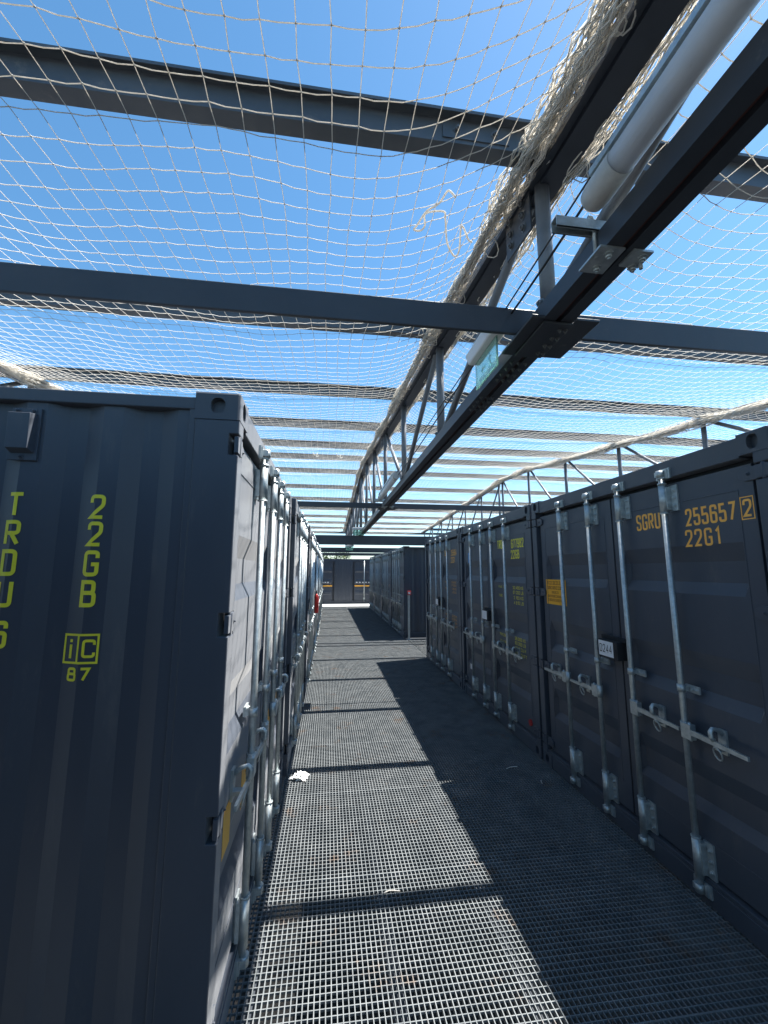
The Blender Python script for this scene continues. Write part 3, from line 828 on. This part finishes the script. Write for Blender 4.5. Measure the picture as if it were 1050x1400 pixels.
def bundle(xc, hx, hz, label, strands, y0, y1, step, seed, dz=0.0, r=.0026, loops=0):
    """net edge gathered into a rope-like bundle along a truss: every strand wanders and knots"""
    rnd = random.Random(seed); verts, faces = [], []
    def cord(pts, r):
        base = None
        for q, p in enumerate(pts):
            a = pts[max(0, q - 1)]; c = pts[min(len(pts) - 1, q + 1)]
            t = (c - a).normalized(); s = t.cross(Vector((0, 0, 1))); s.normalize(); w = s.cross(t)
            b0 = len(verts)
            for k in range(3):
                g = 2 * PI * k / 3; verts.append(tuple(p + s * (r * math.cos(g)) + w * (r * math.sin(g))))
            if base is not None:
                for k in range(3): faces.append((base + k, base + (k + 1) % 3, b0 + (k + 1) % 3, b0 + k))
            base = b0
    for s in range(strands):
        a = rnd.uniform(0, 2 * PI); q = math.sqrt(rnd.random()); cx, czz = math.cos(a) * q, math.sin(a) * q
        ph = rnd.uniform(0, 6); pts = []; y = y0 + rnd.uniform(0, step); k = 0
        ya = y0; yb = y1
        while y < yb:
            wx = cx + .35 * math.sin(y * 2.1 + ph) + (.22 if k % 2 else -.22) * rnd.uniform(.3, 1.4)
            wz = czz + .35 * math.cos(y * 1.7 + ph * 1.3) + rnd.uniform(-.25, .25)
            lump = 1 + .28 * math.sin(y * 3.8 + seed) + .18 * math.sin(y * 9.1 + seed * 2)
            pts.append(Vector((xc + wx * hx * lump, y, zj(y) - .03 + dz + wz * hz * lump - .02 * math.sin(PI * ((y - JY[0]) / 1.65 % 1)))))
            y += step * rnd.uniform(.7, 1.3); k += 1
        cord(pts, r)
    for s in range(loops):
        y = y0 + rnd.random() ** 1.4 * (y1 - y0) * .7; q = rnd.choice((-1, 1)); R = rnd.uniform(.02, .05)
        c = Vector((xc + q * hx * rnd.uniform(.7, 1.2), y, zj(y) - .04 + dz - rnd.uniform(0, hz)))
        pts = [c + Vector((q * R * math.sin(t) * .9, R * math.cos(t) * rnd.uniform(.8, 1.1), -R * .9 * math.sin(t) + .004 * t)) for t in [PI * 1.3 * i / 7 - .3 for i in range(8)]]
        cord(pts, r)
    o = pyobj('gathered_net', verts, faces, M['cord'])
    return tag(o, label, 'net', 'gathered net edges along the trusses')
bundle(TX0 - .052, .036, .04, 'thick gathered cream net edge along the left side of the corridor truss', 62, -.9, 22, .055, 3, dz=.012, r=.0033, loops=60)
bundle(TX1 + .022, .024, .04, 'loose gathered net edge along the right side of the corridor truss', 24, -.9, 22, .06, 5, dz=-.01, r=.003, loops=120)
bundle(XTR - .125, .058, .055, 'gathered cream net edge along the right truss above the D244 container', 48, 1.0, 20, .10, 8, dz=-.04, r=.0042, loops=40)
bundle(XTL + .125, .05, .045, 'gathered cream net edge on the left truss, glimpsed over the 22GB container', 75, 1.0, 20, .11, 9, dz=-.04, r=.0035, loops=40)

def rope(name, pts, r, label, m='rope', cat='rope', n=8, group=None):
    # smooth the polyline
    P = [Vector(p) for p in pts]; out = []
    for i in range(len(P) - 1):
        p0 = P[max(0, i - 1)]; p1 = P[i]; p2 = P[i + 1]; p3 = P[min(len(P) - 1, i + 2)]
        for t in (0, .2, .4, .6, .8):
            out.append(.5 * ((2 * p1) + (p2 - p0) * t + (2 * p0 - 5 * p1 + 4 * p2 - p3) * t * t + (3 * p1 - p0 - 3 * p2 + p3) * t ** 3))
    out.append(P[-1])
    bm = bmesh.new(); tube(bm, out, r, n)
    return tag(obj(name, bm, M[m]), label, cat, group)

# ------------------------------------------------------------------ camera (also used to place a few thin things by ray on real planes)
F, PT, YW, RL = 561.3, math.radians(8.2426), math.radians(7.6735), math.radians(.1292)
fwd = Vector((math.sin(YW) * math.cos(PT), math.cos(YW) * math.cos(PT), math.sin(PT)))
r0 = Vector((math.cos(YW), -math.sin(YW), 0)); u0 = r0.cross(fwd)
rt = r0 * math.cos(RL) + u0 * math.sin(RL); up = u0 * math.cos(RL) - r0 * math.sin(RL)
cam = bpy.data.cameras.new('camera'); co = bpy.data.objects.new('camera', cam); COL.objects.link(co)
co.matrix_world = Matrix(((rt.x, up.x, -fwd.x, 0), (rt.y, up.y, -fwd.y, 0), (rt.z, up.z, -fwd.z, 1.8592), (0, 0, 0, 1)))
cam.sensor_fit = 'HORIZONTAL'; cam.sensor_width = 36; cam.lens = 36 * F / 1050
cam.clip_start = .02; cam.clip_end = 3000
S.camera = co

# loose rope end hanging from the net beside the truss
rope('loose_rope', [(0.525, 1.544, 3.5), (0.504, 1.548, 3.53), (0.491, 1.559, 3.54), (0.468, 1.612, 3.53), (0.419, 1.651, 3.52), (0.387, 1.712, 3.5), (0.376, 1.729, 3.49), (0.408, 1.729, 3.49), (0.427, 1.717, 3.51), (0.423, 1.683, 3.54), (0.505, 1.67, 3.55), (0.525, 1.702, 3.54), (0.556, 1.787, 3.5), (0.599, 1.839, 3.48), (0.625, 1.851, 3.48), (0.633, 1.824, 3.5), (0.615, 1.741, 3.54), (0.633, 1.75, 3.55), (0.673, 1.802, 3.54), (0.702, 1.828, 3.55)], .0045,
     'loose pale rope end dangling in loops from the net beside the truss')
for i, (x, y) in enumerate(((-.35, 8.05), (.12, 8.1))):
    z = zj(y) - .10
    rope('net_tie', [(x, y, z), (x + .04, y + .03, z - .05), (x + .09, y, z - .02), (x + .07, y - .03, z - .10), (x + .12, y, z - .07)], .006,
         ['left knotted pale tie on the net under the fifth joist', 'right knotted pale tie on the net under the fifth joist'][i], group='pale ties on the net')

# ------------------------------------------------------------------ lights and signs hung on the main truss
def tube_light(y0, y1, label):
    r = empty('tube_light', (.775, y1, 2.95), label, 'tube light', 'tube lights on the corridor truss')
    zc = .03
    bm = bmesh.new(); tube(bm, [(0, -(y1 - y0), zc), (0, -.13, zc)], .040, 20); obj('diffuser', bm, M['diff'], r)
    bm = bmesh.new(); tube(bm, [(0, -.135, zc), (0, -.03, zc), (0, -.008, zc), (0, 0, zc)], [.0425, .0425, .037, .028], 20)
    obj('end_cap', bm, M['cap'], r)
    bm = bmesh.new(); tube(bm, [(0, -(y1 - y0) - .10, zc), (0, -(y1 - y0), zc)], .0425, 20); obj('end_cap', bm, M['cap'], r)
    bm = bmesh.new(); box(bm, -.035, .035, -(y1 - y0), -.05, zc + .0365, zc + .056); obj('back_rail', bm, M['galv'], r)
    bm = bmesh.new()      # galvanised slotted arm across the chord, with clamp plates
    for a in (.045, .075): box(bm, -.085, .225, a, a + .003, -.012, .022)
    box(bm, -.085, .21, .045, .078, .022, .025)
    box(bm, -.085, .21, .045, .052, -.012, -.009); box(bm, -.085, .21, .071, .078, -.012, -.009)
    obj('arm', bm, M['galv'], r)
    for x in (.035, .150):
        bm = bmesh.new()
        box(bm, x, x + (.085 if x < .1 else .068), .015, .125 if x < .1 else .085, -.098, -.091)
        for q in (.04, .10): bolt(bm, (x + .045, q if x < .1 else q * .7 + .01, -.098), (0, 0, -1), .010, .010)
        tube(bm, [(.052, .06, -.10), (.052, .06, .03), (.046, .06, .045), (.034, .06, .045)] if x < .1 else [(.208, .06, -.12), (.208, .06, .03)], .006, 8)
        obj('clamp', bm, M['galv'], r)
    return r
tube_light(-.75, 1.02, 'near white tube light with grey end cap at the upper right of the photo')
tube_light(4.75, 6.20, 'far tube light on the corridor truss, below the fourth joist')

def running_man(bm, P, s):
    """exit pictogram in plate coordinates (-.5..1.5 wide, 0..1 high) times s"""
    def quad(*q): bm.faces.new([bm.verts.new(P(a * s, b_ * s)) for a, b_ in q])
    n = 12; bm.faces.new([bm.verts.new(P((.30 + .07 * math.cos(2 * PI * i / n)) * s, (.84 + .07 * math.sin(2 * PI * i / n)) * s)) for i in range(n)])
    quad((.16, .42), (.28, .38), (.34, .72), (.22, .74))
    quad((.22, .74), (.22, .66), (.04, .56), (.02, .62)); quad((.34, .72), (.34, .62), (.50, .52), (.53, .58))
    quad((.16, .42), (.24, .40), (.14, .22), (.05, .24)); quad((.05, .24), (.13, .22), (-.08, .10), (-.12, .16))
    quad((.18, .42), (.28, .38), (.44, .26), (.38, .22)); quad((.38, .26), (.45, .27), (.43, .06), (.36, .06))
    quad((.78, .44), (1.10, .44), (1.10, .56), (.78, .56)); quad((1.10, .30), (1.34, .50), (1.34, .50001), (1.10, .70))

def exit_sign(x, y, z, rz, label):
    r = empty('exit_sign', (x, y, z), label, 'exit sign', 'emergency exit signs on the corridor truss', rz)
    bm = bmesh.new(); hexa(bm, [(-.155, -.035, 0), (.155, -.035, 0), (-.155, .035, 0), (.155, .035, 0), (-.165, -.05, .055), (.165, -.05, .055), (-.165, .05, .055), (.165, .05, .055)])
    obj('housing', bm, M['white'], r, .008)
    bm = bmesh.new(); box(bm, -.135, .135, -.004, .004, -.145, 0); pl = obj('sign_plate', bm, M['acrylic'], r, .001)
    bm = bmesh.new()
    P0 = lambda a, b_: (a, -.0046, b_)
    rect(bm, -.128, .128, -.140, -.132, P0); rect(bm, -.128, -.120, -.132, -.02, P0); rect(bm, .120, .128, -.132, -.02, P0)
    running_man(bm, lambda a, b_: (a - .075, -.0046, b_ - .128), .105)
    obj('pictogram', bm, M['green'], pl)
    return r
exit_sign(.745, 1.80, 2.935, PI / 2, 'near exit sign of green clear plate, edge on beside the truss joint')
exit_sign(.765, 10.6, 2.93, 0, 'far small green exit sign facing the camera near the thick beam')
exit_sign(.80, 15.8, 2.80, 0, 'farthest tiny exit sign hanging below the thick beam')
rope('cable', [(.775, .6, 3.03), (.79, 1.5, 3.005), (.795, 2.4, 3.02), (.80, 4.0, 2.985), (.795, 6.5, 3.01), (.79, 10.4, 3.0)], .005, 'black cable running along the top of the corridor truss bottom chord', 'black', 'cable', 6)
rope('cable', [(.762, .8, 3.05), (.765, 1.9, 3.02), (.775, 3.4, 3.03), (.775, 5.4, 3.0), (.765, 7.5, 3.03), (.77, 10.4, 3.01)], .0035, 'thinner black cable slung beside the thicker one on the truss', 'black', 'cable', 6)

# ------------------------------------------------------------------ small things on the walkway
r = empty('alarm_post', (2.262, 11.55, 0), 'slim grey post with red alarm box at the cross aisle corner', 'alarm post')
bm = bmesh.new(); box(bm, -.028, .028, -.028, .028, .012, 1.22); box(bm, -.07, .07, -.07, .07, 0, .012); obj('pole', bm, M['galv'], r, .003)
bm = bmesh.new(); box(bm, -.05, .05, -.075, -.028, 1.21, 1.32); cb = obj('call_box', bm, M['red'], r, .006)
bm = bmesh.new(); box(bm, -.03, .03, -.079, -.075, 1.235, 1.295); obj('call_plate', bm, M['white'], cb)

r = empty('fire_extinguisher', (-.232, 9.165, .97), 'red fire extinguisher hanging on a post in the left row', 'fire extinguisher')
bm = bmesh.new(); tube(bm, [(0, 0, 0), (0, 0, .012), (0, 0, .34), (0, 0, .385), (0, 0, .41)], [.036, .043, .043, .030, .015], 18); obj('cylinder', bm, M['red'], r)
bm = bmesh.new(); tube(bm, [(0, 0, .41), (0, 0, .47)], .016, 10); box(bm, -.010, .010, -.08, .025, .448, .458); box(bm, -.010, .010, -.07, .025, .468, .478); obj('valve_lever', bm, M['black'], r)
bm = bmesh.new(); tube(bm, [(0, -.02, .43), (.02, -.06, .42), (.03, -.075, .32), (.03, -.07, .12)], .008, 8); obj('hose', bm, M['black'], r)
bm = bmesh.new(); box(bm, -.058, -.044, -.03, .03, .06, .36); obj('bracket', bm, M['galv'], r)

# crumpled tissue
bm = bmesh.new(); bmesh.ops.create_icosphere(bm, subdivisions=4, radius=1)
rr = random.Random(2)
for v in bm.verts:
    p = v.co.copy(); k = 1 + .35 * math.sin(p.x * 5 + p.y * 7) * math.cos(p.z * 6 + 1) + .22 * math.sin(p.x * 13 + p.z * 9) + rr.uniform(-.05, .05)
    v.co = Vector((p.x * .058 * k, p.y * .045 * k, max(-.001, p.z * .030 * k + .018)))
box_y = [(-.10, -.02), (.05, -.075)]
for dx, dy in box_y:
    p = [bm.verts.new((dx * f + rr.uniform(-.006, .006), dy * f + q, .012 + .01 * math.sin(9 * f))) for f in (.5, .8, 1.05) for q in (-.016, .016)]
    bm.faces.new((p[0], p[1], p[3], p[2])); bm.faces.new((p[2], p[3], p[5], p[4]))
o = obj('crumpled_tissue', bm, M['paper']); o.location = (-.205, 4.09, .002)
tag(o, 'crumpled white tissue lying on the sunlit grating near the left row', 'litter')
for i, (x, y, l, rz, lab) in enumerate(((1.72, 4.02, .13, .25, 'short pale scrap of cord in the shade near the D244 container'), (1.92, 3.72, .06, 1.2, 'tiny bent dry stem in the shade near the D244 container'), (.36, 2.66, .10, .05, 'short white cord scrap lying in the nearest shadow band'))):
    rope('cord_scrap', [(x, y, .004), (x + l * .4 * math.cos(rz), y + l * .4 * math.sin(rz) + .012, .006), (x + l * math.cos(rz), y + l * math.sin(rz), .004)], .003, lab, cat='litter', n=6, group='scraps on the walkway')

# ------------------------------------------------------------------ trees beyond the end container
def tree(x, y, h, cw, seed, label):
    rnd = random.Random(seed); zb = -2.7
    r = empty('tree', (x, y, zb), label, 'tree', 'trees beyond the end container')
    bm = bmesh.new(); tube(bm, [(0, 0, 0), (.08, .03, h * .3), (.02, -.05, h * .6), (.1, 0, h * .85)], [.22, .17, .11, .04], 10)
    for k in range(7):
        a = rnd.uniform(0, 6.28); z = h * rnd.uniform(.35, .7)
        tube(bm, [(0.04, 0, z), (math.cos(a) * cw * .4, math.sin(a) * cw * .4, z + h * .12), (math.cos(a) * cw * .75, math.sin(a) * cw * .75, z + h * .18)], [.07, .045, .015], 6)
    obj('trunk', bm, M['bark'], r)
    V, Fc = [], []
    cl = [(rnd.gauss(0, cw * .42), rnd.gauss(0, cw * .42), h * (.72 + rnd.gauss(0, .13)), rnd.uniform(.35, .75)) for _ in range(38)]
    for cx, cy, c_z, cr in cl:
        for _ in range(170):
            d = Vector((rnd.gauss(0, 1), rnd.gauss(0, 1), rnd.gauss(0, .8))); d.normalize(); d *= cr * rnd.random() ** .4
            c = Vector((cx, cy, c_z)) + d
            a = Vector((rnd.gauss(0, 1), rnd.gauss(0, 1), rnd.gauss(0, 1))).normalized(); b_ = a.cross(Vector((rnd.gauss(0, 1), rnd.gauss(0, 1), rnd.gauss(0, 1)))).normalized()
            s = rnd.uniform(.05, .10); i = len(V)
            V += [tuple(c + a * s), tuple(c + b_ * s * .5), tuple(c - a * s), tuple(c - b_ * s * .5)]; Fc.append((i, i + 1, i + 2, i + 3))
    pyobj('crown', V, Fc, M['leaf'], r, smooth=False)
tree(-.6, 33, 6.2, 1.5, 1, 'green tree showing above the left part of the end container')
tree(1.2, 34.5, 5.9, 1.2, 2, 'green tree showing above the middle of the end container')
tree(-2.6, 35, 6.4, 1.7, 4, 'green tree beyond the left row, left of the others')

# ------------------------------------------------------------------ light
sd = Vector((.442, .112, 1)).normalized()
elev = math.asin(sd.z); rot = math.atan2(sd.x, sd.y)
w = bpy.data.worlds.new('World'); S.world = w; w.use_nodes = True
nt = w.node_tree; bg = nt.nodes['Background']
sky = nt.nodes.new('ShaderNodeTexSky'); sky.sky_type = 'NISHITA'; sky.sun_disc = False
sky.sun_elevation = elev; sky.sun_rotation = rot; sky.altitude = 300; sky.air_density = 1.0; sky.dust_density = .3; sky.ozone_density = 4
hs = nt.nodes.new('ShaderNodeHueSaturation'); hs.inputs['Saturation'].default_value = 1.14; hs.inputs['Hue'].default_value = .488
nt.links.new(sky.outputs[0], hs.inputs['Color']); nt.links.new(hs.outputs[0], bg.inputs['Color']); bg.inputs['Strength'].default_value = .066
sl = bpy.data.lights.new('sun', 'SUN'); sl.energy = 5.0; sl.angle = math.radians(.53); sl.color = (1, .965, .91)
so = bpy.data.objects.new('sun', sl); COL.objects.link(so); so.location = (3, 2, 12)
so.rotation_euler = sd.to_track_quat('Z', 'Y').to_euler()
S.view_settings.view_transform = 'Standard'; S.view_settings.look = 'None'; S.view_settings.gamma = 1
S.view_settings.use_curve_mapping = False
S.view_settings.exposure = 1.9
S.render.engine = 'CYCLES'
S.cycles.max_bounces = 8; S.cycles.transparent_max_bounces = 8
